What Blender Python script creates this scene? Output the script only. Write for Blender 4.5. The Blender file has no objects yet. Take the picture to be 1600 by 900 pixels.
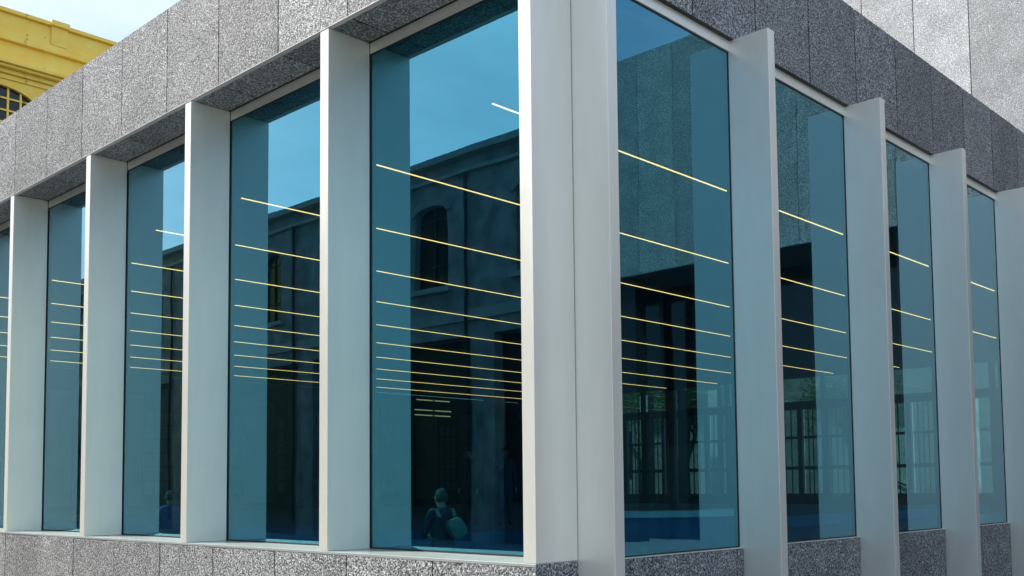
import bpy, bmesh, math, random
from mathutils import Vector, Matrix
random.seed(7)
S = bpy.context.scene
COL = S.collection
U = 0.6            # metres per design unit (fin depth of the left facade = 1 unit)
Z0 = 1.75          # ground lies 1.75 units under the sill
def W(x, y, z): return Vector((x*U, y*U, (z+Z0)*U))
# ------------------------------------------------------------------ camera
cam = bpy.data.cameras.new('camera'); co = bpy.data.objects.new('camera', cam); COL.objects.link(co)
F, CX, CY = 1596.44, 802.7, 657.4
yaw, pit, rol = math.radians(43.7625), math.radians(3.7117), math.radians(-0.5434)
fw = Vector((math.cos(pit)*math.cos(yaw), math.cos(pit)*math.sin(yaw), math.sin(pit)))
rt = fw.cross(Vector((0, 0, 1))).normalized(); up = rt.cross(fw)
r2 = rt*math.cos(rol)+up*math.sin(rol); u2 = -rt*math.sin(rol)+up*math.cos(rol)
m = Matrix((r2, u2, -fw)).transposed().to_4x4(); m.translation = W(-12.2827, -10.3706, 1.1471)
co.matrix_world = m
cam.lens = F/1600*36; cam.shift_x = -(CX-800)/1600; cam.shift_y = (CY-450)/1600; cam.clip_end = 3000; cam.clip_start = .1
S.camera = co
# ------------------------------------------------------------------ world and sun
SUN_EL, SUN_ROT = math.radians(50), math.atan2(-1.0, 1.56)
wd = bpy.data.worlds.new('World'); S.world = wd; wd.use_nodes = True
nt = wd.node_tree; N = nt.nodes; L = nt.links
for n in list(N): N.remove(n)
out = N.new('ShaderNodeOutputWorld'); bg = N.new('ShaderNodeBackground'); sky = N.new('ShaderNodeTexSky')
sky.sky_type = 'NISHITA'; sky.sun_disc = False; sky.sun_elevation = SUN_EL; sky.sun_rotation = SUN_ROT
sky.air_density = 1.0; sky.dust_density = 2.5; sky.ozone_density = 1.2
tc = N.new('ShaderNodeTexCoord'); sep = N.new('ShaderNodeSeparateXYZ'); L.new(tc.outputs['Generated'], sep.inputs[0])
zc = N.new('ShaderNodeMath'); zc.operation = 'MAXIMUM'; zc.inputs[1].default_value = .06; L.new(sep.outputs['Z'], zc.inputs[0])
dv = N.new('ShaderNodeVectorMath'); dv.operation = 'DIVIDE'; cmb = N.new('ShaderNodeCombineXYZ')
for i in range(2): L.new(zc.outputs[0], cmb.inputs[i])
cmb.inputs[2].default_value = 1
L.new(tc.outputs['Generated'], dv.inputs[0]); L.new(cmb.outputs[0], dv.inputs[1])
mp = N.new('ShaderNodeMapping'); mp.inputs['Scale'].default_value = (.55, 1.1, .0); mp.inputs['Rotation'].default_value = (0, 0, .5)
L.new(dv.outputs[0], mp.inputs[0])
nz = N.new('ShaderNodeTexNoise'); nz.inputs['Scale'].default_value = 1.3; nz.inputs['Detail'].default_value = 7; nz.inputs['Roughness'].default_value = .6
L.new(mp.outputs[0], nz.inputs['Vector'])
rp = N.new('ShaderNodeMapRange'); rp.inputs[1].default_value = .44; rp.inputs[2].default_value = .72; rp.inputs[3].default_value = .18; rp.inputs[4].default_value = .7
L.new(nz.outputs[0], rp.inputs[0])
mx = N.new('ShaderNodeMix'); mx.data_type = 'RGBA'; mx.inputs[7].default_value = (4.7, 5.1, 6.1, 1)
L.new(rp.outputs[0], mx.inputs[0]); L.new(sky.outputs[0], mx.inputs[6])
L.new(mx.outputs[2], bg.inputs[0]); bg.inputs[1].default_value = 0.15
L.new(bg.outputs[0], out.inputs[0])
sl = bpy.data.lights.new('sun', 'SUN'); sl.energy = 4.2; sl.angle = math.radians(.5); sl.color = (1, .95, .87)
so = bpy.data.objects.new('sun', sl); COL.objects.link(so)
sd = Vector((-1.0, 1.56, 0)).normalized()*math.cos(SUN_EL)+Vector((0, 0, math.sin(SUN_EL)))
so.rotation_euler = sd.to_track_quat('Z', 'Y').to_euler()
S.view_settings.view_transform = 'Standard'; S.view_settings.look = 'None'; S.view_settings.exposure = 0.72; S.view_settings.gamma = 1
S.render.engine = 'CYCLES'
S.cycles.max_bounces = 10; S.cycles.transparent_max_bounces = 16; S.cycles.glossy_bounces = 5

# ------------------------------------------------------------------ materials
def mat(name):
    m = bpy.data.materials.new(name); m.use_nodes = True; t = m.node_tree
    return m, t.nodes, t.links, t.nodes['Principled BSDF']
def plain(name, col, rough=.6, metal=0., var=.12, scale=3., bump=0., bscale=40):
    m, N, L, b = mat(name)
    b.inputs['Roughness'].default_value = rough; b.inputs['Metallic'].default_value = metal
    tc = N.new('ShaderNodeTexCoord'); n = N.new('ShaderNodeTexNoise'); n.inputs['Scale'].default_value = scale; n.inputs['Detail'].default_value = 6
    L.new(tc.outputs['Object'], n.inputs['Vector'])
    r = N.new('ShaderNodeMapRange'); r.inputs[1].default_value = .3; r.inputs[2].default_value = .7; r.inputs[3].default_value = 1-var; r.inputs[4].default_value = 1+var
    L.new(n.outputs[0], r.inputs[0])
    h = N.new('ShaderNodeVectorMath'); h.operation = 'SCALE'; h.inputs[0].default_value = col[:3]; L.new(r.outputs[0], h.inputs[3])
    L.new(h.outputs[0], b.inputs['Base Color'])
    if bump:
        n2 = N.new('ShaderNodeTexNoise'); n2.inputs['Scale'].default_value = bscale; n2.inputs['Detail'].default_value = 4
        L.new(tc.outputs['Object'], n2.inputs['Vector'])
        bp = N.new('ShaderNodeBump'); bp.inputs['Strength'].default_value = bump; bp.inputs['Distance'].default_value = .01
        L.new(n2.outputs[0], bp.inputs['Height']); L.new(bp.outputs[0], b.inputs['Normal'])
    return m
def stone(name, gain=1.0, grain=44.0, contrast=1.0):
    """coarse crushed granular cladding: dark pits, pale grains"""
    m, N, L, b = mat(name)
    tc = N.new('ShaderNodeTexCoord'); oi = N.new('ShaderNodeObjectInfo')
    off = N.new('ShaderNodeVectorMath'); off.operation = 'SCALE'; off.inputs[0].default_value = (37, 19, 53); L.new(oi.outputs['Random'], off.inputs[3])
    ad = N.new('ShaderNodeVectorMath'); ad.operation = 'ADD'; L.new(tc.outputs['Object'], ad.inputs[0]); L.new(off.outputs[0], ad.inputs[1])
    nd = N.new('ShaderNodeTexNoise'); nd.inputs['Scale'].default_value = grain*.7; nd.inputs['Detail'].default_value = 3
    L.new(ad.outputs[0], nd.inputs['Vector'])
    vo = N.new('ShaderNodeTexVoronoi'); vo.inputs['Scale'].default_value = grain; vo.inputs['Randomness'].default_value = 1
    wp = N.new('ShaderNodeVectorMath'); wp.operation = 'MULTIPLY_ADD'; wp.inputs[1].default_value = (.012, .012, .012)
    L.new(nd.outputs['Color'], wp.inputs[0]); L.new(ad.outputs[0], wp.inputs[2]); L.new(wp.outputs[0], vo.inputs['Vector'])
    s = N.new('ShaderNodeSeparateColor'); L.new(vo.outputs['Color'], s.inputs[0])
    # grain value: per-cell random mixed with noise
    a = N.new('ShaderNodeMath'); a.operation = 'MULTIPLY_ADD'; a.inputs[1].default_value = .62; L.new(s.outputs[0], a.inputs[0])
    nn = N.new('ShaderNodeMath'); nn.operation = 'MULTIPLY_ADD'; nn.inputs[1].default_value = 1.4; nn.inputs[2].default_value = -.52; L.new(nd.outputs[0], nn.inputs[0]); L.new(nn.outputs[0], a.inputs[2])
    cr = N.new('ShaderNodeValToRGB'); e = cr.color_ramp.elements
    lo = .022+(1-contrast)*.25; e[0].position = .06; e[0].color = (lo*gain, lo*gain, lo*gain, 1)
    e[1].position = .98; e[1].color = (min(.95, .92*gain), min(.95, .92*gain), min(.95, .92*gain), 1)
    x = e.new(.32); mlo = .12+(1-contrast)*.22; x.color = (mlo*gain, mlo*gain, mlo*gain, 1)
    x = e.new(.58); x.color = (.33*gain, .335*gain, .335*gain, 1)
    x = e.new(.78); x.color = (.58*gain, .58*gain, .575*gain, 1)
    L.new(a.outputs[0], cr.inputs[0])
    # slow variation + per panel tone
    n3 = N.new('ShaderNodeTexNoise'); n3.inputs['Scale'].default_value = 1.7; n3.inputs['Detail'].default_value = 5; L.new(ad.outputs[0], n3.inputs['Vector'])
    r3 = N.new('ShaderNodeMapRange'); r3.inputs[1].default_value = .3; r3.inputs[2].default_value = .7; r3.inputs[3].default_value = .84; r3.inputs[4].default_value = 1.14; L.new(n3.outputs[0], r3.inputs[0])
    ro = N.new('ShaderNodeMapRange'); ro.inputs[3].default_value = .83; ro.inputs[4].default_value = 1.18; L.new(oi.outputs['Random'], ro.inputs[0])
    mm = N.new('ShaderNodeMath'); mm.operation = 'MULTIPLY'; L.new(r3.outputs[0], mm.inputs[0]); L.new(ro.outputs[0], mm.inputs[1])
    tn = N.new('ShaderNodeVectorMath'); tn.operation = 'MULTIPLY'; tn.inputs[1].default_value = (.965, 1.0, 1.005); L.new(cr.outputs[0], tn.inputs[0])
    sc = N.new('ShaderNodeVectorMath'); sc.operation = 'SCALE'; L.new(tn.outputs[0], sc.inputs[0]); L.new(mm.outputs[0], sc.inputs[3])
    L.new(sc.outputs[0], b.inputs['Base Color'])
    b.inputs['Roughness'].default_value = .62; b.inputs['Specular IOR Level'].default_value = .4
    bp = N.new('ShaderNodeBump'); bp.inputs['Strength'].default_value = .75; bp.inputs['Distance'].default_value = .012
    L.new(a.outputs[0], bp.inputs['Height']); L.new(bp.outputs[0], b.inputs['Normal'])
    return m
M = {}
M['stone'] = stone('granular_stone', .78, 72, 1.05)
M['stone_pale'] = stone('granular_stone_pale', .95, 75, .35)
M['core'] = plain('joint_backing', (.02, .02, .02), .9)
def alu(name, col, rough, metal):
    m, N, L, b = mat(name)
    tc = N.new('ShaderNodeTexCoord'); mp = N.new('ShaderNodeMapping'); mp.inputs['Scale'].default_value = (1.2, 1.2, .35)
    n = N.new('ShaderNodeTexNoise'); n.inputs['Scale'].default_value = 2.2; n.inputs['Detail'].default_value = 7; n.inputs['Roughness'].default_value = .65
    L.new(tc.outputs['Object'], mp.inputs[0]); L.new(mp.outputs[0], n.inputs['Vector'])
    r = N.new('ShaderNodeMapRange'); r.inputs[1].default_value = .3; r.inputs[2].default_value = .7; r.inputs[3].default_value = .95; r.inputs[4].default_value = 1.04; L.new(n.outputs[0], r.inputs[0])
    h = N.new('ShaderNodeVectorMath'); h.operation = 'SCALE'; h.inputs[0].default_value = col; L.new(r.outputs[0], h.inputs[3]); L.new(h.outputs[0], b.inputs['Base Color'])
    g = N.new('ShaderNodeTexNoise'); g.inputs['Scale'].default_value = 260; L.new(tc.outputs['Object'], g.inputs['Vector'])
    rr = N.new('ShaderNodeMapRange'); rr.inputs[3].default_value = rough-.05; rr.inputs[4].default_value = rough+.08; L.new(n.outputs[0], rr.inputs[0]); L.new(rr.outputs[0], b.inputs['Roughness'])
    bp = N.new('ShaderNodeBump'); bp.inputs['Strength'].default_value = .08; bp.inputs['Distance'].default_value = .001; L.new(g.outputs[0], bp.inputs['Height']); L.new(bp.outputs[0], b.inputs['Normal'])
    b.inputs['Metallic'].default_value = metal
    return m
M['alu'] = alu('anodised_aluminium', (.83, .84, .755), .38, .5)
M['sill'] = alu('sill_aluminium', (.50, .545, .52), .3, .5)
M['trim'] = alu('drip_edge', (.72, .66, .62), .4, .5)
M['gasket'] = plain('black_gasket', (.012, .014, .016), .5)
M['dark_steel'] = plain('dark_steel', (.018, .02, .022), .45, .3)
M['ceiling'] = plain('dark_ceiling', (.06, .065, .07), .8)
M['floor'] = plain('blue_floor', (.015, .22, .62), .35, 0, .15, 1.5)
M['blue_seat'] = plain('blue_upholstery', (.008, .15, .34), .6)
M['pale_seat'] = plain('pale_laminate', (.8, .8, .78), .4)
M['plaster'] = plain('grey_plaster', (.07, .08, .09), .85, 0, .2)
M['concrete'] = plain('grey_column_concrete', (.22, .23, .23), .8, 0, .15, 2, .3)
M['paving'] = plain('pale_paving', (.13, .127, .12), .85, 0, .16, .8, .4, 30)
M['white_tile'] = plain('white_tile', (.72, .73, .70), .35)
M['render'] = plain('aged_render', (.25, .245, .24), .9, 0, .35, 1.6, .5, 9)
M['render_band'] = plain('pale_band', (.34, .33, .31), .85, 0, .15, 2)
M['yellow'] = None
def yellow():
    m, N, L, b = mat('gilded_yellow_render')
    tc = N.new('ShaderNodeTexCoord')
    n = N.new('ShaderNodeTexNoise'); n.inputs['Scale'].default_value = .9; n.inputs['Detail'].default_value = 9; n.inputs['Roughness'].default_value = .68; L.new(tc.outputs['Object'], n.inputs['Vector'])
    cr = N.new('ShaderNodeValToRGB'); e = cr.color_ramp.elements
    e[0].position = .3; e[0].color = (1, .62, .07, 1); e[1].position = .7; e[1].color = (1, .80, .17, 1)
    x = e.new(.5); x.color = (1, .71, .11, 1)
    L.new(n.outputs[0], cr.inputs[0])
    # small rust-brown spots
    v = N.new('ShaderNodeTexNoise'); v.inputs['Scale'].default_value = 2.1; v.inputs['Detail'].default_value = 4; L.new(tc.outputs['Object'], v.inputs['Vector'])
    r = N.new('ShaderNodeMapRange'); r.inputs[1].default_value = .69; r.inputs[2].default_value = .76; r.inputs[4].default_value = .75; L.new(v.outputs[0], r.inputs[0])
    mx = N.new('ShaderNodeMix'); mx.data_type = 'RGBA'; mx.inputs[7].default_value = (.25, .10, .02, 1)
    L.new(r.outputs[0], mx.inputs[0]); L.new(cr.outputs[0], mx.inputs[6]); L.new(mx.outputs[2], b.inputs['Base Color'])
    b.inputs['Roughness'].default_value = .5; b.inputs['Metallic'].default_value = .2
    bp = N.new('ShaderNodeBump'); bp.inputs['Strength'].default_value = .3; bp.inputs['Distance'].default_value = .02; L.new(n.outputs[0], bp.inputs['Height']); L.new(bp.outputs[0], b.inputs['Normal'])
    return m
M['yellow'] = yellow()
def lamp(name, col, k):
    m = bpy.data.materials.new(name); m.use_nodes = True; t = m.node_tree
    for n in list(t.nodes): t.nodes.remove(n)
    o = t.nodes.new('ShaderNodeOutputMaterial'); e = t.nodes.new('ShaderNodeEmission'); e.inputs[0].default_value = (*col, 1); e.inputs[1].default_value = k
    t.links.new(e.outputs[0], o.inputs[0]); return m
M['led'] = lamp('warm_led', (1, .345, .12), 3.4)
M['tube'] = lamp('dim_tube', (1, .6, .3), .4)
def glass(name, T, G, k=1.1, wav=True):
    """coated solar-control pane: coloured mirror reflection + tinted see-through"""
    m = bpy.data.materials.new(name); m.use_nodes = True; t = m.node_tree; N = t.nodes; L = t.links
    for n in list(N): N.remove(n)
    o = N.new('ShaderNodeOutputMaterial'); tr = N.new('ShaderNodeBsdfTransparent'); tr.inputs[0].default_value = (*T, 1)
    gl = N.new('ShaderNodeBsdfGlossy'); gl.inputs['Roughness'].default_value = 0.0
    lw = N.new('ShaderNodeLayerWeight'); lw.inputs[0].default_value = .5
    p = N.new('ShaderNodeMath'); p.operation = 'POWER'; p.inputs[1].default_value = 5; L.new(lw.outputs['Facing'], p.inputs[0])
    q = N.new('ShaderNodeMath'); q.operation = 'MULTIPLY'; q.inputs[1].default_value = k; q.use_clamp = True; L.new(p.outputs[0], q.inputs[0])
    mx = N.new('ShaderNodeMix'); mx.data_type = 'RGBA'; mx.inputs[6].default_value = (*G, 1); mx.inputs[7].default_value = (.82, .95, .98, 1)
    L.new(q.outputs[0], mx.inputs[0]); L.new(mx.outputs[2], gl.inputs[0])
    if wav:
        tc = N.new('ShaderNodeTexCoord'); n = N.new('ShaderNodeTexNoise'); n.inputs['Scale'].default_value = .9; n.inputs['Detail'].default_value = 1
        oi = N.new('ShaderNodeObjectInfo'); ad0 = N.new('ShaderNodeVectorMath'); ad0.operation = 'MULTIPLY_ADD'; ad0.inputs[1].default_value = (9, 9, 9); L.new(oi.outputs['Random'], ad0.inputs[0]); L.new(tc.outputs['Object'], ad0.inputs[2])
        L.new(ad0.outputs[0], n.inputs['Vector']); bp = N.new('ShaderNodeBump'); bp.inputs['Strength'].default_value = .13; bp.inputs['Distance'].default_value = .01
        L.new(n.outputs[0], bp.inputs['Height']); L.new(bp.outputs[0], gl.inputs['Normal'])
    ad = N.new('ShaderNodeAddShader'); L.new(tr.outputs[0], ad.inputs[0]); L.new(gl.outputs[0], ad.inputs[1]); L.new(ad.outputs[0], o.inputs[0])
    return m
M['pane'] = glass('coated_blue_glass', (.21, .50, .54), (.056, .215, .285), 1.7)
M['pane_back'] = glass('glass_inner_face', (.94, .98, .98), (.01, .015, .015), .1, False)
M['clear'] = glass('grey_tinted_glass', (.44, .5, .48), (.05, .06, .06), .8, False)
M['dark_glass'] = plain('dark_window_glass', (.012, .016, .02), .08, 0, .3)

# ------------------------------------------------------------------ object helpers
class MB:
    """collects boxes / prisms given in design units, relative to an origin"""
    def __init__(s, o=(0, 0, 0)): s.o = Vector(o); s.v = []; s.f = []; s.m = []
    def box(s, x0, x1, y0, y1, z0, z1, mi=0):
        i = len(s.v); o = s.o
        for x, y, z in ((x0, y0, z0), (x1, y0, z0), (x1, y1, z0), (x0, y1, z0), (x0, y0, z1), (x1, y0, z1), (x1, y1, z1), (x0, y1, z1)):
            s.v.append(((x-o.x)*U, (y-o.y)*U, (z-o.z)*U))
        for q in ((0, 3, 2, 1), (4, 5, 6, 7), (0, 1, 5, 4), (1, 2, 6, 5), (2, 3, 7, 6), (3, 0, 4, 7)): s.f.append([i+k for k in q]); s.m.append(mi)
        return s
    def prism(s, pts, ax, a, b, mi=0):
        """polygon pts in the two axes other than ax, extruded along ax from a to b"""
        i = len(s.v); o = s.o; n = len(pts)
        for c in (a, b):
            for p, q in pts:
                P = (c, p, q) if ax == 0 else (p, c, q) if ax == 1 else (p, q, c)
                s.v.append(tuple((P[k]-o[k])*U for k in range(3)))
        s.f.append([i+k for k in range(n)][::-1]); s.f.append([i+n+k for k in range(n)]); s.m += [mi, mi]
        for k in range(n): s.f.append([i+k, i+(k+1) % n, i+n+(k+1) % n, i+n+k]); s.m.append(mi)
        return s
    def cyl(s, x, y, z0, z1, r, n=20, mi=0, r1=None):
        i = len(s.v); o = s.o
        for z, rr in ((z0, r), (z1, r if r1 is None else r1)):
            for k in range(n):
                a = 2*math.pi*k/n; s.v.append(((x+rr*math.cos(a)-o.x)*U, (y+rr*math.sin(a)-o.y)*U, (z-o.z)*U))
        s.f.append([i+k for k in range(n)][::-1]); s.f.append([i+n+k for k in range(n)]); s.m += [mi, mi]
        for k in range(n): s.f.append([i+k, i+(k+1) % n, i+n+(k+1) % n, i+n+k]); s.m.append(mi)
        return s
    def mesh(s, name, *mats):
        me = bpy.data.meshes.new(name); me.from_pydata(s.v, [], s.f)
        for a in mats: me.materials.append(a)
        for p, i in zip(me.polygons, s.m): p.material_index = i
        bm = bmesh.new(); bm.from_mesh(me); bmesh.ops.recalc_face_normals(bm, faces=bm.faces); bm.to_mesh(me); bm.free()
        return me
    def build(s, name, *mats, parent=None, bevel=0):
        return link(name, s.mesh(name, *mats), s.o, parent, bevel)
def link(name, me, o, parent=None, bevel=0):
    ob = bpy.data.objects.new(name, me); COL.objects.link(ob)
    w = W(*o)
    if parent is not None: ob.parent = parent; w = w-wloc(parent)
    ob.location = w
    if bevel:
        b = ob.modifiers.new('bevel', 'BEVEL'); b.width = bevel; b.segments = 2; b.limit_method = 'ANGLE'
    return ob
def wloc(o):
    v = Vector((0, 0, 0))
    while o is not None: v = v+o.location; o = o.parent
    return v
def tag(o, label=None, cat=None, group=None, kind=None):
    if label: o['label'] = label
    if cat: o['category'] = cat
    if group: o['group'] = group
    if kind: o['kind'] = kind
    return o
def empty(name, o, label=None, cat=None, group=None):
    e = bpy.data.objects.new(name, None); e.empty_display_size = .2; COL.objects.link(e); e.location = W(*o)
    return tag(e, label, cat, group)

# ------------------------------------------------------------------ ground
g = MB((0, 0, -Z0))
s_ = 1500
g.v = [(-s_, -s_, 0), (s_, -s_, 0), (s_, s_, 0), (-s_, s_, 0)]; g.f = [[0, 1, 2, 3]]; g.m = [0]
tag(g.build('ground', M['paving']), kind='structure')

# ------------------------------------------------------------------ the corner building
HG, HS, HP = 9.70, 9.918, 12.43       # glass top, soffit, parapet
GR, FR, PR = .1507, -.726, .068       # right glass plane, fin tips, stone face
P = 2.31                              # panel pitch
B = empty('glass_corner_building', (0, 0, -Z0), 'grey granular stone and aluminium corner building with tall blue glass bays between fins', 'building')
YE, XE = 58.0, 30.0
J = .015                              # half joint
# concrete core / joint backing
k = MB((0, 0, 0))
k.box(-.993, 62, .075, YE+4, HS+.022, HP-.06)
k.box(-.993, -.06, .008, YE, -Z0, -.06)
k.box(-.9, 62.0, .075, .5, -Z0, -.10)
k.build('wall_core', M['core'], parent=B)
def panel(sx, sy, sz, key={}):
    q = (round(sx, 3), round(sy, 3), round(sz, 3))
    if q not in key:
        m_ = MB().box(0, sx, 0, sy, 0, sz); key[q] = m_.mesh('stone_panel', M['stone'])
    return key[q]
# left fascia + base, face at x=-1
for i in range(25):
    y0, y1 = i*P+(J if i else 0.0), (i+1)*P-J
    a = random.uniform(-.004, .004)
    link('stone_panel', panel(.06, y1-y0, HP-HS-.012), (-1+a, y0, HS+.012), B)
    b0 = i*2.32+(J if i else .0)
    link('stone_panel', panel(.06, 2.32-J-(J if i else 0), Z0-.012), (-1+random.uniform(-.004, .004), b0, -Z0), B)
    # soffit panel
    link('stone_panel', panel(.885, y1-y0-.012, .05), (-.93, y0+.006 if i else .14, HS+.004), B) if i else link('stone_panel', panel(.93, P-J-.14, .05), (-.93, .14, HS+.004), B)
# left base end face (plane y=0) and right fascia
link('stone_panel', panel(.90, .05, Z0-.012), (-.935, .0015, -Z0), B)
for i in range(14):
    x0, x1 = -1+.063+i*2.29 if i == 0 else -1+i*2.29+J*1.3, -1+(i+1)*2.29-J*1.3
    x1 = min(x1, XE)
    link('stone_panel', panel(x1-x0, .06, HP-HS-.018), (x0, PR+random.uniform(-.003, .003), HS+.018), B)
# right base stones between the fins
RX = [4.945+4.974*k for k in range(-1, 6)]
seams = [1.40+2.307*k for k in range(14)]
for k in range(6):
    a, b = RX[k]+.243+.006, RX[k+1]+.0-.006
    cuts = [a]+[s for s in seams if a+.15 < s < b-.15]+[b]
    for c0, c1 in zip(cuts[:-1], cuts[1:]):
        link('stone_panel', panel(c1-c0-2*J*.7, .055, Z0-.06), (c0+J*.7, PR+random.uniform(-.003, .003), -Z0), B)
# parapet caps, drip edges, sills
MB((-1, 0, HP)).box(-.935, -.6, .14, YE, HP-.05, HP-.01).build('parapet_cap', M['alu'], parent=B)
MB((-1, 0, HP)).box(-.59, XE, .135, .58, HP-.05, HP-.01).build('parapet_cap', M['alu'], parent=B)
MB((0, 0, HP)).box(-.59, 62, .6, YE+4, HP-.055, HP-.02).build('roof', M['plaster'], parent=B)
MB((-1, 0, HS)).box(-1.014, -.90, .0, YE, HS-.002, HS+.008).build('drip_edge', M['trim'], parent=B)
MB((-1, 0, HS)).box(-.89, XE, .03, .12, HS-.002, HS+.012).build('drip_edge', M['gasket'], parent=B)
# left sill plates, right sill strips, windows, fins
finL = MB().box(0, .985, 0, .257, 0, HS-.006).mesh('fin', M['alu'])
finR = MB().box(0, .243, 0, .877+.06, -Z0, HS).mesh('fin', M['alu'])
finC = MB().box(0, .960, 0, .257, 0, HS-.006).mesh('fin', M['alu'])
YL = [.030+5.193*k for k in range(12)]; YL[0] = 0.0
for k, y in enumerate(YL[:11]):
    link('fin', finL if k else finC, (-1, y, 0), B, .003)
    ya, yb = y+.257, YL[k+1]
    MB((-1, ya, 0)).box(-1.008, .06, ya-.255, yb, -.055, -.004).build('sill', M['sill'], parent=B, bevel=.004)
    w = empty('window', (0, ya, 0)); w.parent = B; w.location = W(0, ya, 0)-B.location
    fr = MB((0, ya, 0))
    fr.box(.0, .13, ya, yb, HG, HS, 0)                       # header
    fr.box(.0, .12, ya, ya+.035, 0, HG, 1).box(.0, .12, yb-.035, yb, 0, HG, 1)
    fr.box(.002, .12, ya+.035, yb-.035, HG-.03, HG, 1).box(.002, .12, ya+.035, yb-.035, 0, .03, 1)
    fr.build('window_frame', M['alu'], M['gasket'], parent=w)
    pn = MB((0, ya, 0)).box(.012, .05, ya+.03, yb-.03, .025, HG-.025, 0)
    pn.m = [0]*6
    ob = pn.build('pane', M['pane'], M['pane_back'], parent=w)
    for p in ob.data.polygons:
        p.material_index = 0 if p.normal.x < -.5 else 1
    # inner mullion behind the fin
    MB((0, y, 0)).box(.121, .128, y-.03, ya+.03, -.8, 9.5).build('mullion', M['dark_steel'], parent=B)
for k, x in enumerate(RX):
    link('fin', finR, (x, FR, 0), B, .003)
    if k == 6: break
    xa, xb = x+.243, RX[k+1]
    MB((xa, GR, 0)).box(xa, xb, PR-.004, GR+.1, -.058, -.045).build('sill', M['alu'], parent=B)
    w = empty('window', (xa, GR, 0)); w.parent = B; w.location = W(xa, GR, 0)-B.location
    fr = MB((xa, GR, 0))
    fr.box(xa, xb, GR-.03, GR+.12, HG, HS-.004, 0)
    fr.box(xa, xa+.03, GR, GR+.07, -.045, HG, 1).box(xb-.022, xb, GR, GR+.07, -.045, HG, 1)
    fr.box(xa+.03, xb-.035, GR+.002, GR+.12, HG-.03, HG, 1).box(xa+.03, xb-.035, GR+.002, GR+.12, -.045, -.02, 1)
    fr.build('window_frame', M['alu'], M['gasket'], parent=w)
    ob = MB((xa, GR, 0)).box(xa+.025, xb-.03, GR+.012, GR+.05, -.025, HG-.025).build('pane', M['pane'], M['pane_back'], parent=w)
    for p in ob.data.polygons: p.material_index = 0 if p.normal.y < -.5 else 1
    MB((xb, GR, 0)).box(xb-.01, xb+.253, GR+.075, GR+.10, -.8, 9.5).build('mullion', M['dark_steel'], parent=B)
MB((0, 0, 0)).box(-.058, .3, .012, GR-.0, -Z0, HS).build('corner_post', M['gasket'], parent=B)
MB((0, 0, 0)).box(.3, XE, GR+.5, GR+.52, -.9, -.09).build('plinth_lining', M['core'], parent=B)

# ------------------------------------------------------------------ the inside
tag(MB((0, 0, -.8)).box(.14, 62, .55, YE+2, -1.0, -.8).build('floor', M['floor']), kind='structure')
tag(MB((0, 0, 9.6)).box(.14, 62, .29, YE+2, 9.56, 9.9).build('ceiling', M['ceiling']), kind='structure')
ordn = ['first', 'second', 'third', 'fourth', 'fifth', 'sixth', 'seventh', 'eighth', 'ninth', 'tenth', 'eleventh', 'twelfth']
bar = MB().box(0, 56.9, -.016, .016, 0, .022).mesh('strip', M['led']); hous = MB().box(-.02, 56.92, -.03, .03, .024, .062).mesh('housing', M['dark_steel'])
for k in range(11):
    y = 5.0+5.1*k
    t = empty('ceiling_light', (3.19, y, 9.49), f'{ordn[k]} thin warm light strip from the street corner, under the dark ceiling', 'ceiling light', 'parallel light strips under the ceiling')
    link('housing', hous, (3.19, y, 9.49), t); link('strip', bar, (3.19, y, 9.49), t)
shorts = [((46.7, 58, 8.9), 4, 'uppermost'), ((46.5, 58, 8.0), 4.4, 'middle'), ((46.5, 58, 7.55), 4.3, 'lowest')]
for (x, y, z), l, nm in shorts:
    t = empty('wall_light', (x, y, z), f'{nm} of three short pale tube lights on the far back wall', 'wall light', 'short tube lights on the back wall')
    MB((x, y, z)).box(x, x+l, y+.05, y+.2, z+.03, z+.14).build('housing', M['dark_steel'], parent=t)
    MB((x, y, z)).box(x+.05, x+l*.48, y-.04, y+.05, z, z+.09).build('strip', M['tube'], parent=t)
    MB((x, y, z)).box(x+l*.55, x+l-.05, y-.04, y+.05, z, z+.09).build('strip', M['tube'], parent=t)
# columns
cols = [(55.9, 57.4, 1.05, 'concrete', 'broad grey concrete column far inside the bay left of the corner'),
        (33.4, 57.4, .6, 'dark_steel', 'dark column far inside the second bay left of the corner'),
        (61.0, 40.9, .5, 'concrete', 'grey column in front of the glazed screen, right of the corner')]
for x, y, r, mt, lb in cols:
    t = empty('column', (x, y, -.8), lb, 'column')
    MB((x, y, -.8)).cyl(x, y, -.74, 9.4, r, 28).build('shaft', M[mt], parent=t)
    MB((x, y, -.8)).cyl(x, y, -.8, -.742, r+.12, 28).build('base_ring', M['dark_steel'], parent=t)
    MB((x, y, -.8)).cyl(x, y, 9.402, 9.56, r+.12, 28).build('capital', M['dark_steel'], parent=t)
# back wall with piers and steel grids (plane y = 60)
bw = empty('back_wall', (20, 60, -.8), 'dark back wall of grey piers and black gridded frames', 'wall')
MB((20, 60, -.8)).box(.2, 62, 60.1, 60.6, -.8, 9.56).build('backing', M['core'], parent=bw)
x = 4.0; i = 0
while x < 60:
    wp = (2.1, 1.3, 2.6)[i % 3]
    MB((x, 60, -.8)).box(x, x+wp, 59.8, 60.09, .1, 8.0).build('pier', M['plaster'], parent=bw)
    xg = x+wp+.25
    fr = MB((xg, 60, -.8))
    for q in range(4): fr.box(xg+q*.75, xg+q*.75+.1, 59.9, 60.0, -.8, 8)
    for q in range(9): fr.box(xg, xg+2.35, 59.84, 59.89, -.2+q*1.0, -.1+q*1.0)
    fr.build('steel_grid', M['dark_steel'], parent=bw)
    for q in range(3): MB((xg, 60, -.8)).box(xg+q*.75+.1, xg+q*.75+.75, 60.02, 60.06, .9, 6.9).build('pane', M['plaster'], parent=bw)
    x = xg+2.7+(i % 2)*1.3; i += 1
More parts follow.
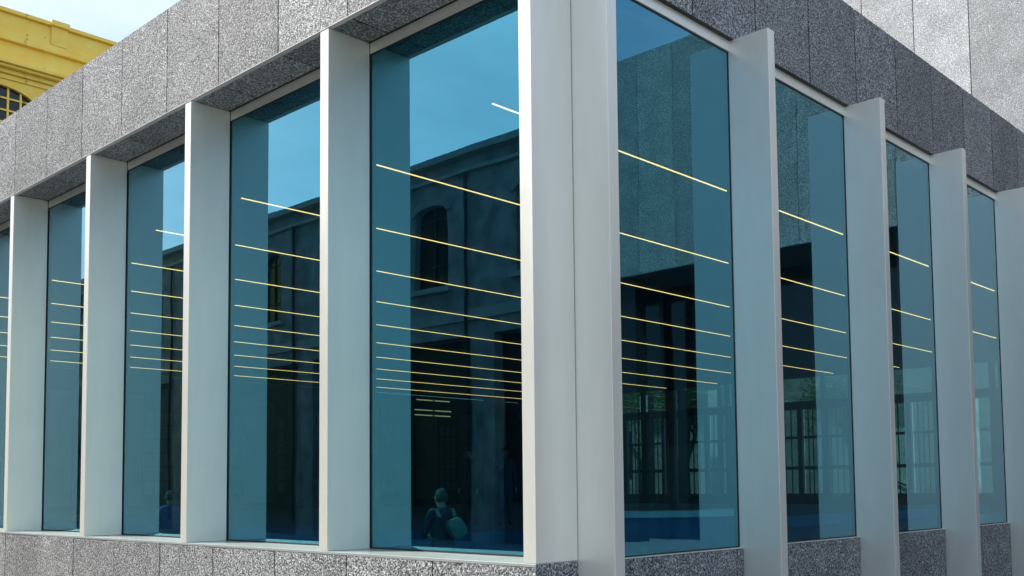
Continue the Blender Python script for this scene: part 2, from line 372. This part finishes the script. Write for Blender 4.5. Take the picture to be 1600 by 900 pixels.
# end wall: glazed screen (plane x = 62)
gs = empty('glazed_screen', (62, 30, -.8), 'black steel glazed screen with doors, daylight behind it', 'glazed screen')
MB((62, 30, -.8)).box(61.8, 62.3, 1, 60, 7.08, 7.72).build('transom_beam', M['dark_steel'], parent=gs)
MB((62, 30, -.8)).box(61.8, 62.3, 1, 60, -.8, .42).build('plinth', M['dark_steel'], parent=gs)
y = 10.0; i = 0
while y < 56:
    gap = (1.5, 2.3, .8, 1.9)[i % 4]; pw = (.55, .3, .95, .4)[(i*3) % 4]
    MB((62, y, -.8)).box(61.85, 62.2, y-pw, y, .42, 7.08).build('post', M['dark_steel'], parent=gs)
    if i % 2 == 0: MB((62, y, -.8)).box(61.87, 62.18, y-.35, y, 7.72, 9.56).build('post', M['dark_steel'], parent=gs)
    for zz, zt in ((2.3, .28), (4.75, .2)): MB((62, y, -.8)).box(61.9, 62.15, y, y+gap, zz, zz+zt).build('rail', M['dark_steel'], parent=gs)
    MB((62, y, -.8)).box(62.0, 62.04, y, y+gap, .42, 7.08).build('pane', M['clear'], parent=gs)
    for q in range(1, 4):
        if gap > 1: MB((62, y, -.8)).box(61.93, 61.99, y+gap*q/4-.04, y+gap*q/4+.04, .42, 7.08).build('thin_mullion', M['dark_steel'], parent=gs)
    y += gap+pw; i += 1
MB((62, 30, -.8)).box(62.0, 62.04, 10, 56, 7.73, 9.56).build('clerestory_pane', M['clear'], parent=gs)
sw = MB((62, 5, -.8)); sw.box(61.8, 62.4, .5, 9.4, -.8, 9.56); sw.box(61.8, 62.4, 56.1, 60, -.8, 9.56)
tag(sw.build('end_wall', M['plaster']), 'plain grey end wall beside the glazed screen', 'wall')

# ------------------------------------------------------------------ beyond the screen: white stair wall, tiled pillars, banner
wl = empty('stair_wall', (76, 28, -Z0), 'bright white wall with a dark stair handrail beyond the glazed screen', 'wall')
MB((76, 28, -Z0)).box(76, 77, 26.6, 31, -Z0, 6).build('wall', M['white_tile'], parent=wl)
hr = MB((76, 28, -Z0)); hr.prism([(26.7, .9), (26.7, 1.05), (30.9, 2.9), (30.9, 2.75)], 0, 75.6, 75.75)
hr.build('handrail', M['dark_steel'], parent=wl)
MB((76, 28, -Z0)).box(75.9, 75.99, 27.6, 28.3, 2.9, 3.3).build('sign_plate', M['dark_steel'], parent=wl)
for k, (yy, nm) in enumerate(((47.0, 'left'), (43.2, 'middle'), (39.4, 'right'))):
    t = empty('tiled_pillar', (66, yy, -Z0), f'{nm} of three white tiled pillars outside the glazed screen', 'pillar', 'white tiled pillars')
    MB((66, yy, -Z0)).box(66, 66.9, yy, yy+.95, -Z0, 9.9).build('shaft', M['core'], parent=t)
    n = 0
    tm = MB().box(0, .03, 0, .45, 0, .27).mesh('tile', M['white_tile'])
    for r in range(38):
        for c in range(2): link('tile', tm, (65.968, yy+.01+c*.48, -Z0+.02+r*.3), t)
bn = empty('banner', (64.5, 48.9, 2), 'blue banner with small white letters outside the screen', 'banner')
MB((64.5, 48.9, 2)).box(64.5, 64.56, 47.9, 50.6, 1.7, 6.3).build('cloth', M['blue_seat'], parent=bn)
cu = bpy.data.curves.new('letters', 'FONT'); cu.body = 'TH'; cu.size = .45; cu.extrude = .005; cu.align_x = 'CENTER'
tx = bpy.data.objects.new('letters', cu); COL.objects.link(tx)
bpy.context.view_layer.update()
me = bpy.data.meshes.new_from_object(tx.evaluated_get(bpy.context.evaluated_depsgraph_get())); me.materials.clear(); me.materials.append(M['white_tile'])
bpy.data.objects.remove(tx)
lt = bpy.data.objects.new('letters', me); COL.objects.link(lt); lt.parent = bn
lt.matrix_local = Matrix.Translation(W(64.48, 49.3, 3.0)-bn.location) @ Matrix.Rotation(math.radians(-90), 4, 'Z') @ Matrix.Rotation(math.radians(90), 4, 'X')

# ------------------------------------------------------------------ benches
def bench(o, sx, sy, h, seat, lb):
    x, y, z = o
    t = empty('bench', (x, y, -.8), lb, 'bench')
    b_ = MB((x, y, -.8)); 
    b_.box(x-sx+.08, x+sx-.08, y-sy+.08, y+sy-.08, -.8, h-.25).build('base', M['dark_steel'], parent=t)
    MB((x, y, -.8)).box(x-sx, x+sx, y-sy, y+sy, h-.25, h).build('cushion', M[seat], parent=t, bevel=.05)
bench((1.07, 4.37, 0), .45, 1.2, -.24, 'blue_seat', 'low blue bench under the seated person with the rucksack')
pf = empty('blue_glow_platform', (35, 40, -.8), 'wide low platform with blue carpet across the dark room, added for the blue glow in the panes', 'platform')
MB((35, 40, -.8)).box(9, 56, 13, 55, -.8, -.36).build('riser', M['blue_seat'], parent=pf)  # added slab; its blue stands in for the glow low in the panes
MB((35, 40, -.8)).box(8.95, 56.05, 12.95, 55.05, -.358, -.3).build('carpet', M['blue_seat'], parent=pf)
# curved pale bench
t = empty('curved_bench', (12.4, 7.4, -.8), 'pale curved bench on a blue base in the first bay right of the corner', 'bench')
def ring(r0, r1, z0, z1, n=32):
    q = MB((12.4, 7.4, -.8)); c = (14.5, 9.5)
    for k in range(n):
        a0, a1 = [math.pi*(.72+.95*(k+j)/n) for j in (0, 1)]
        q.prism([(c[0]+r0*math.cos(a0), c[1]+r0*math.sin(a0)), (c[0]+r1*math.cos(a0), c[1]+r1*math.sin(a0)), (c[0]+r1*math.cos(a1), c[1]+r1*math.sin(a1)), (c[0]+r0*math.cos(a1), c[1]+r0*math.sin(a1))], 2, z0, z1)
    return q
ring(2.2, 3.3, .22, .40).build('seat', M['pale_seat'], parent=t); ring(2.35, 3.15, -.8, .218).build('base', M['blue_seat'], parent=t)

# ------------------------------------------------------------------ tower wing with pale stone (plane x = 30)
T = empty('tower_wing', (30, -18, -Z0), 'tall block clad in pale granular stone rising behind the right-hand parapet', 'building')
ZB, ZT = 12.1, 23.7
MB((30, -18, -Z0)).box(30.02, 44, -60, 13.9, ZB+.06, ZT-.05).build('wall_core', M['core'], parent=T)
pm = MB().box(0, .06, 0, 2.225, 0, ZT-ZB).mesh('stone_panel', M['stone_pale'])
y = 8.72
ys = [y+2.26*k for k in range(-30, 3)]
pm_shaded = MB().box(0, .06, 0, 2.225, 0, ZT-ZB).mesh('stone_panel', M['stone'])  # darker stone puts shade into the colour of the mirrored wing panels
for yy in ys: link('stone_panel', pm if yy > -1.5 else pm_shaded, (30+random.uniform(-.004, .004), yy+.0, ZB+(.34 if yy > -1.5 else 0)), T)
MB((30, -18, ZT)).box(30.07, 30.5, -60, 13.9, ZT-.04, ZT-.01).build('parapet_cap', M['alu'], parent=T)
MB((30, -18, ZB)).box(30.02, 44, -60, -.8, ZB-.05, ZB-.01).build('soffit', M['plaster'], parent=T)
MB((34, -18, -Z0)).box(34, 34.3, -60, -.8, -Z0, ZB-.06).build('recessed_glazing', M['dark_glass'], parent=T)
for k in range(12):
    yy = -2-k*4.97
    MB((33.8, yy, -Z0)).box(33.6, 33.9, yy-.12, yy+.12, -Z0, ZB-.06).build('mullion', M['dark_steel'], parent=T)
    if k % 3 == 1: MB((31, yy, -Z0)).box(30.6, 31.5, yy-.45, yy+.45, -Z0, ZB-.06).build('column', M['dark_steel'], parent=T)

# ------------------------------------------------------------------ yellow building behind (plane y = 64)
def arch_pts(cx, hw, zb, zs, rise, n=14):
    """outline of an opening: sill, jambs, segmental arch"""
    pts = [(cx-hw, zb), (cx+hw, zb)]
    for k in range(n+1):
        a = math.pi*k/n; pts.append((cx+hw*math.cos(a), zs+rise*math.sin(a)))
    return pts
def arched_wall(q, ax, plane, thick, x0, x1, z0, z1, cx, hw, zb, zs, rise, mi=0, n=14):
    """wall bay x0..x1 × z0..z1 with an arched opening; extruded along ax"""
    a, b = plane, plane+thick
    q.prism([(x0, z0), (cx-hw, z0), (cx-hw, zs), (x0, zs)], ax, a, b, mi)
    q.prism([(cx+hw, z0), (x1, z0), (x1, zs), (cx+hw, zs)], ax, a, b, mi)
    q.prism([(cx-hw, z0), (cx+hw, z0), (cx+hw, zb), (cx-hw, zb)], ax, a, b, mi)
    pp = [(cx+hw*math.cos(math.pi*k/n), zs+rise*math.sin(math.pi*k/n)) for k in range(n+1)]
    q.prism([(x1, zs), (x1, z1), (cx+hw, z1), (cx+hw, zs)], ax, a, b, mi)
    q.prism([(x0, z1), (x0, zs), (cx-hw, zs), (cx-hw, z1)], ax, a, b, mi)
    for k in range(n):
        q.prism([pp[k], (pp[k][0], z1), (pp[k+1][0], z1), pp[k+1]], ax, a, b, mi)
YB = empty('yellow_building', (14, 64, -Z0), 'golden yellow rendered building with cornices and an arched gridded window', 'building')
Y = 64.0; bay = 8.2; c0 = 13.3
q = MB((14, Y, -Z0)); HW = 2.75
for k in range(-2, 4):
    cx = c0+k*bay
    arched_wall(q, 1, Y, .8, cx-bay/2, cx+bay/2, 20.0, 30.2, cx, HW, 22.2, 28.6, 1.15)
X0, X1 = c0-2.5*bay, c0+3.5*bay
q.box(X0, X1, Y, Y+.8, -Z0, 20)
q.build('wall', M['yellow'], parent=YB)
def band(z0, z1, d, nm='cornice'): MB((14, Y, z0)).box(X0-.1, X1+.1, Y-d, Y+.8, z0, z1).build(nm, M['yellow'], parent=YB, bevel=.015)
band(30.2, 30.55, .12, 'moulding'); band(30.552, 30.85, .35, 'moulding'); band(30.852, 31.05, .75); band(31.052, 31.3, 1.0)
band(31.302, 32.95, .0, 'frieze'); band(32.952, 33.2, .32, 'string_course'); band(33.202, 33.52, .24, 'string_course'); band(33.522, 33.6, .16, 'string_course')
band(33.602, 35.0, .0, 'parapet'); band(35.002, 35.28, .26)
for k in range(-2, 5):
    xp = 17.5+ (k)*bay
    MB((xp, Y, 33.6)).box(xp-.58, xp+.58, Y-.2, Y-.003, 33.6, 35.0).build('pilaster', M['yellow'], parent=YB, bevel=.01)
    MB((xp, Y, 35)).box(xp-.66, xp+.66, Y-.42, Y-.262, 35.004, 35.4).build('pilaster_cap', M['yellow'], parent=YB, bevel=.01)
for k in range(-2, 4):
    cx = c0+k*bay
    w = empty('window', (cx, Y, 22)); w.parent = YB; w.location = W(cx, Y, 22)-YB.location
    MB((cx, Y, 22)).prism(arch_pts(cx, HW, 22.2, 28.6, 1.15), 1, Y+.32, Y+.38).build('pane', M['dark_glass'], parent=w)
    fr = MB((cx, Y, 22))
    for j in range(-3, 4):
        x = cx+j*.86-.0; h = 28.6+1.15*math.sqrt(max(0, 1-((x-cx)/HW)**2)); fr.box(x-.07, x+.07, Y+.22, Y+.318, 22.2, h)
    for j in range(9): 
        z = 22.9+j*.86; hw = HW if z < 28.6 else HW*math.sqrt(max(0, 1-((z-28.6)/1.15)**2)); fr.box(cx-hw, cx+hw, Y+.2, Y+.30, z-.06, z+.06)
    fr.build('muntins', M['yellow'], parent=w)
MB((14, Y, 35)).box(X0, X1, Y+.8, Y+14, -Z0, 33.5).build('body', M['yellow'], parent=YB)

# ------------------------------------------------------------------ old building across the street (plane x = -25), seen in the left panes
O = empty('old_building', (-25, 40, -Z0), 'old rendered street building with arched windows, mirrored in the left-hand panes', 'building')
Xo = -25.0; bay = 8.0; c0 = 31.6
q = MB((Xo, 40, -Z0))
for k in range(-3, 7):
    cy = c0+k*bay
    arched_wall(q, 0, Xo, -.7, cy-bay/2, cy+bay/2, 10.6, 18.0, cy, 1.35, 12.1, 16.3, .45)
YA, YZ = c0-3.5*bay, c0+6.5*bay
q.box(Xo-.7, Xo, YA, YZ, 9.2, 10.6)
for k in range(-3, 8):
    cy = c0+(k-.5)*bay
    q.box(Xo-.7, Xo, cy-.9, cy+.9, -Z0, 9.2)
q.box(Xo-1.2, Xo-.75, YA, YZ, -Z0, 18)
q.build('wall', M['render'], parent=O)
def bnd(z0, z1, d, mt='render_band', nm='band'): MB((Xo, 40, z0)).box(Xo-.7, Xo+d, YA, YZ, z0, z1).build(nm, M[mt], parent=O)
bnd(18.0, 18.2, .25); bnd(18.202, 18.9, .0, 'render', 'frieze'); bnd(18.902, 19.25, .5, 'render_band', 'cornice'); bnd(10.02, 10.58, .12); 
MB((Xo, 40, 9.2)).box(Xo-8, Xo-.7, YA, YZ, 19.0, 19.2).build('roof', M['dark_steel'], parent=O)
for k in range(-3, 7):
    cy = c0+k*bay
    w = empty('window', (Xo, cy, 12)); w.parent = O; w.location = W(Xo, cy, 12)-O.location
    MB((Xo, cy, 12)).prism(arch_pts(cy, 1.35, 12.1, 16.3, .45), 0, Xo-.42, Xo-.46).build('pane', M['dark_glass'], parent=w)
    fr = MB((Xo, cy, 12)); fr.box(Xo-.4, Xo-.32, cy-.06, cy+.06, 12.1, 16.7)
    for z in (13.4, 14.7, 16.0): fr.box(Xo-.39, Xo-.33, cy-1.35, cy+1.35, z-.05, z+.05)
    fr.build('muntins', M['dark_steel'], parent=w)
    MB((Xo, cy, 12)).box(Xo, Xo+.3, cy-1.7, cy+1.7, 11.8, 12.08).build('sill', M['render_band'], parent=w)
    hd = MB((Xo, cy, 12)); n = 12
    for j in range(n):
        a0, a1 = math.pi*j/n, math.pi*(j+1)/n
        hd.prism([(cy+1.36*math.cos(a0), 16.3+.46*math.sin(a0)), (cy+1.75*math.cos(a0), 16.3+.80*math.sin(a0)), (cy+1.75*math.cos(a1), 16.3+.80*math.sin(a1)), (cy+1.36*math.cos(a1), 16.3+.46*math.sin(a1))], 0, Xo+.001, Xo+.12)
    hd.build('arch_moulding', M['render'], parent=w)
    MB((Xo, cy+4, 0)).cyl(Xo+.2, cy+5.0, -1, 18, .09, 8).build('downpipe', M['dark_steel'], parent=O)
    MB((Xo, cy, 0)).box(Xo-.74, Xo-.71, cy-3.1, cy+3.1, -Z0, 9.1).build('shutter', M['gasket'], parent=O)

# ------------------------------------------------------------------ trees beyond the screen
def tree(o, h, r, lb, seed, n=5200):
    rnd = random.Random(seed); x, y, z = o
    t = empty('broadleaf_tree', (x, y, z), lb, 'tree', 'trees beyond the glazed screen')
    tr = MB((x, y, z)); 
    segs = []
    def limb(a, b, r0, r1, dep):
        d = (b-a); n_ = 7; qd = d.to_track_quat('Z', 'Y'); i = len(tr.v)
        for p_, rr in ((a, r0), (b, r1)):
            for k in range(n_):
                c = p_+qd @ Vector((rr*math.cos(k*2*math.pi/n_), rr*math.sin(k*2*math.pi/n_), 0)); tr.v.append(tuple(c))
        for k in range(n_): tr.f.append([i+k, i+(k+1) % n_, i+n_+(k+1) % n_, i+n_+k]); tr.m.append(0)
        if dep > 0:
            for _ in range(4):
                e = b+(d.normalized()*.7+Vector((rnd.uniform(-1, 1), rnd.uniform(-1, 1), rnd.uniform(-.1, .8)))).normalized()*d.length*rnd.uniform(.55, .8)
                limb(b, e, r1, r1*.5, dep-1)
        else: segs.append(b)
    limb(Vector((0, 0, 0)), Vector((.1, .1, h*.38)), .28, .2, 3)
    tr.build('trunk', M['bark'], parent=t)
    cb = MB((x, y, z))
    cl = [s+Vector((rnd.uniform(-.5, .5), rnd.uniform(-.5, .5), rnd.uniform(-.4, .5))) for s in segs]
    for j in range(n):
        c = rnd.choice(cl)+Vector((rnd.gauss(0, .5), rnd.gauss(0, .5), rnd.gauss(0, .4)))*r*.4
        u = Vector((rnd.uniform(-1, 1), rnd.uniform(-1, 1), rnd.uniform(-.6, .6))).normalized(); v = u.cross(Vector((rnd.uniform(-1, 1), rnd.uniform(-1, 1), rnd.uniform(-1, 1)))).normalized()
        s = rnd.uniform(.07, .15); i = len(cb.v)
        for a, b in ((-1, 0), (0, -.55), (1, 0), (0, .55)): cb.v.append(tuple(c+u*a*s+v*b*s))
        cb.f.append([i, i+1, i+2, i+3]); cb.m.append(0)
    me = bpy.data.meshes.new('crown'); me.from_pydata(cb.v, [], cb.f); me.materials.append(M['leaf'])
    link('crown', me, (x, y, z), t)
M['bark'] = plain('bark', (.09, .07, .05), .9)
def leaf():
    m, N, L, b = mat('leaf'); g_ = N.new('ShaderNodeNewGeometry'); cr = N.new('ShaderNodeValToRGB'); e = cr.color_ramp.elements
    e[0].color = (.03, .09, .015, 1); e[1].color = (.12, .24, .04, 1); L.new(g_.outputs['Random Per Island'], cr.inputs[0]); L.new(cr.outputs[0], b.inputs['Base Color'])
    b.inputs['Roughness'].default_value = .5
    tl = N.new('ShaderNodeBsdfTranslucent'); L.new(cr.outputs[0], tl.inputs[0]); mx = N.new('ShaderNodeMixShader'); mx.inputs[0].default_value = .35
    L.new(b.outputs[0], mx.inputs[1]); L.new(tl.outputs[0], mx.inputs[2]); L.new(mx.outputs[0], N['Material Output'].inputs[0]); return m
M['leaf'] = leaf()
tree((84, 55, -Z0), 9, 3.2, 'leafy green tree seen through the clerestory, nearest the corner column', 3)
tree((86, 63, -Z0), 9.5, 3.2, 'leafy green tree standing farthest left beyond the screen', 4)
tree((90, 38, -Z0), 8, 2.8, 'smaller leafy tree beyond the screen, near the white stair wall', 5, 3600)
tag(MB((100, 40, -Z0)).box(100, 108, 5, 80, -Z0, 17).build('boundary_block', M['render']), 'tall grey block standing beyond the trees', 'building')

# ------------------------------------------------------------------ people
M['skin'] = plain('skin', (.30, .18, .13), .5, 0, .05)
def cloth(n, c): M[n] = plain(n, c, .8, 0, .15, 14, .3, 60)
cloth('navy', (.02, .03, .06)); cloth('black_cloth', (.012, .012, .014)); cloth('bright_blue', (.012, .06, .20)); cloth('pale_green', (.15, .19, .17)); cloth('hair_grey', (.035, .033, .032)); cloth('hair_dark', (.02, .015, .012)); cloth('jeans', (.03, .05, .10)); cloth('shoe', (.03, .03, .03))
def person(o, rz, label, pose, shirt, legs, hair, scale=1.0):
    t = empty('person', o, label, 'person'); t.rotation_euler = (0, 0, rz)
    V = []; E = []; R = []; K = []
    def add(p, r, par, k):
        V.append(p); R.append(r); K.append(k)
        if par is not None: E.append((par, len(V)-1))
        return len(V)-1
    sit = pose == 'sit'
    hz = .50 if sit else .95
    pel = add((0, 0, hz), .135, None, 'l'); wa = add((0, .0, hz+.16), .12, pel, 's'); ch = add((0, .01 if not sit else .03, hz+.36), .145, wa, 's')
    uc = add((0, .0, hz+.48), .105, ch, 's'); nk = add((0, .01, hz+.56), .046, uc, 'k'); hd = add((0, .02, hz+.66), .082, nk, 'k'); ht = add((0, .015, hz+.745), .078, hd, 'k')
    nose = add((0, .118, hz+.665), .012, hd, 'k')
    for s in (-1, 1):
        sh = add((s*.18, 0, hz+.47), .06, uc, 's')
        if sit: el = add((s*.235, .05, hz+.20), .045, sh, 's'); wr = add((s*.12, .28, hz+.16), .028, el, 's'); pa = add((s*.09, .35, hz+.16), .026, wr, 'k')
        elif pose == 'phone' and s == 1: el = add((s*.24, .06, hz+.19), .045, sh, 's'); wr = add((s*.12, .27, hz+.30), .028, el, 's'); pa = add((s*.09, .33, hz+.34), .026, wr, 'k')
        else: el = add((s*.235, -.02, hz+.19), .045, sh, 's'); wr = add((s*.25, .06, hz-.06), .028, el, 's'); pa = add((s*.25, .08, hz-.14), .026, wr, 'k')
        d = Vector(V[pa])-Vector(V[wr]); d.normalize(); side = Vector((0, 1, 0)) if abs(d.z) > .7 else Vector((0, 0, 1))
        for f, ln in enumerate((.065, .078, .072, .058)):
            base = Vector(V[pa])+side*(f-1.5)*.018+d*.02; a1 = add(tuple(base+d*ln*.5), .0095, pa, 'k'); add(tuple(base+d*ln+Vector((-s*.012, 0, 0))), .007, a1, 'k')
        th = Vector(V[pa])-d*.01+side*.035; a1 = add(tuple(th), .011, pa, 'k'); add(tuple(th+d*.03+side*.015), .008, a1, 'k')
        hp = add((s*.095, 0, hz-.04), .095, pel, 'l')
        if sit: kn = add((s*.13, .44, hz-.02), .062, hp, 'l'); an = add((s*.13, .42, .09), .04, kn, 'l'); ft = add((s*.14, .56, .04), .035, an, 'f')
        else: kn = add((s*.11, .02+.05*s, .50), .058, hp, 'l'); an = add((s*.11, -.02+.08*s, .09), .038, kn, 'l'); ft = add((s*.13, .12+.08*s, .04), .034, an, 'f')
    me = bpy.data.meshes.new('body'); me.from_pydata(V, E, []); ob = bpy.data.objects.new('body', me); COL.objects.link(ob)
    md = ob.modifiers.new('skin', 'SKIN'); sk = me.skin_vertices[0].data
    for i, r in enumerate(R): sk[i].radius = (r*(1.28 if i in (wa, ch, pel) else 1), r*(.82 if i in (wa, ch, pel) else 1)); sk[i].use_root = (i == 0)
    sk[nk].radius = (.046, .05); sk[hd].radius = (.074, .09)
    md.use_smooth_shade = True
    ss = ob.modifiers.new('sub', 'SUBSURF'); ss.levels = 2; ss.render_levels = 2
    bpy.context.view_layer.update()
    m2 = bpy.data.meshes.new_from_object(ob.evaluated_get(bpy.context.evaluated_depsgraph_get())); bpy.data.objects.remove(ob); m2.name = 'body'
    mats = {'k': M['skin'], 's': M[shirt], 'l': M[legs], 'f': M['shoe']}; keys = list(mats)
    m2.materials.clear()
    for kk in keys: m2.materials.append(mats[kk])
    VV = [Vector(v) for v in V]
    for p in m2.polygons:
        c = p.center; best = 1e9; bk = 's'
        for a, b in E:
            A, Bv = VV[a], VV[b]; d = Bv-A; tt = max(0, min(1, (c-A).dot(d)/d.length_squared)); ds = (c-(A+d*tt)).length-(R[a]*(1-tt)+R[b]*tt)
            if ds < best: best = ds; bk = K[b] if tt > .45 or K[b] == K[a] else K[a]
        p.material_index = keys.index(bk); p.use_smooth = True
    bd = bpy.data.objects.new('body', m2); COL.objects.link(bd); bd.parent = t
    # hair: cap of the skull
    bm = bmesh.new(); bmesh.ops.create_uvsphere(bm, u_segments=28, v_segments=20, radius=.087)
    for v in list(bm.verts):
        if v.co.y > .04 and v.co.z < .04 or v.co.z < -.07: bm.verts.remove(v)
    for v in bm.verts: v.co = Vector((v.co.x*.86, v.co.y*1.06-.004, v.co.z*1.15+random.uniform(-.005, .005)))+Vector((0, .014, hz+.71))
    mh = bpy.data.meshes.new('hair'); bm.to_mesh(mh); bm.free(); mh.materials.append(M[hair]); hh = bpy.data.objects.new('hair', mh); COL.objects.link(hh); hh.parent = t
    so_ = hh.modifiers.new('solid', 'SOLIDIFY'); so_.thickness = .005; so_.offset = 1
    for nm, pts, mt in (('eye', ((-.032, .092, .70), (.032, .092, .70)), 'hair_dark'), ('ear', ((-.082, .02, .68), (.082, .02, .68)), 'skin'), ('mouth', ((0, .10, .625),), 'skin')):
        for p in pts:
            bm = bmesh.new(); bmesh.ops.create_uvsphere(bm, u_segments=8, v_segments=6, radius=.01)
            for v in bm.verts: v.co = Vector((v.co.x*(2.2 if nm == 'mouth' else .8), v.co.y*(1.6 if nm == 'ear' else .8), v.co.z*(2.8 if nm == 'ear' else .8)))+Vector((p[0], p[1], hz+p[2]))
            mh = bpy.data.meshes.new(nm); bm.to_mesh(mh); bm.free(); mh.materials.append(M[mt]); e_ = bpy.data.objects.new(nm, mh); COL.objects.link(e_); e_.parent = t
    t.scale = (scale,)*3
    return t
def facing(ax, ay): return math.atan2(ay, ax)-math.pi/2
p1 = person((1.07, 4.37, -.83), facing(.25, 1), 'seated person in a dark top seen from behind, wearing a pale rucksack', 'sit', 'navy', 'jeans', 'hair_grey', .9)
p3 = person((1.46, 15.86, -.83), facing(.2, 1), 'grey-haired person in a blue top in the third bay left of the corner', 'sit', 'bright_blue', 'jeans', 'hair_grey', .9)
person((14.0, 17.06, -.3), facing(-1, -.2), 'standing figure in black, left of two beside the broad column', 'stand', 'black_cloth', 'black_cloth', 'hair_dark')
person((14.9, 16.15, -.3), facing(-.7, -.7), 'standing figure in a navy coat holding something, just left of the corner column', 'phone', 'navy', 'jeans', 'hair_dark')
bench((1.46, 15.86, 0), .45, 1.2, -.24, 'blue_seat', 'low blue bench under the person in the blue top')
# rucksack, worn by the seated person
rk = empty('rucksack', (1.07, 4.37, -.83), 'pale green rucksack on the back of the seated person', 'rucksack'); rk.rotation_euler = p1.rotation_euler; rk.scale = (.9,)*3
bm = bmesh.new(); bmesh.ops.create_cube(bm, size=1)
bmesh.ops.subdivide_edges(bm, edges=bm.edges, cuts=4, use_grid_fill=True)
for v in bm.verts:
    c = v.co; f = 1-.25*abs(c.z*2)**3; v.co = Vector((c.x*.22*f+c.z*-.12, c.y*.12*f, c.z*.23+c.x*.07))+Vector((.11, -.19, .80))+Vector((random.uniform(-1, 1), random.uniform(-1, 1), random.uniform(-1, 1)))*.004
mh = bpy.data.meshes.new('bag'); bm.to_mesh(mh); bm.free(); mh.materials.append(M['pale_green']); bg_ = bpy.data.objects.new('bag', mh); COL.objects.link(bg_); bg_.parent = rk
bg_.modifiers.new('sub', 'SUBSURF').render_levels = 1
for s in (-1, 1):
    pts = [(s*.11, -.15, .95), (s*.12, -.08, 1.045), (s*.125, .03, 1.05), (s*.13, .125, .98), (s*.14, .16, .85), (s*.16, .10, .72), (s*.17, -.04, .66), (s*.15, -.14, .66)]
    bm = bmesh.new(); prev = None
    for j, p in enumerate(pts):
        a = bm.verts.new(Vector(p)+Vector((-.025, 0, 0))); b = bm.verts.new(Vector(p)+Vector((.025, 0, 0)))
        if prev: bm.faces.new((prev[0], prev[1], b, a))
        prev = (a, b)
    mh = bpy.data.meshes.new('strap'); bm.to_mesh(mh); bm.free(); mh.materials.append(M['pale_green']); st = bpy.data.objects.new('strap', mh); COL.objects.link(st); st.parent = rk
    sf = st.modifiers.new('solid', 'SOLIDIFY'); sf.thickness = .012
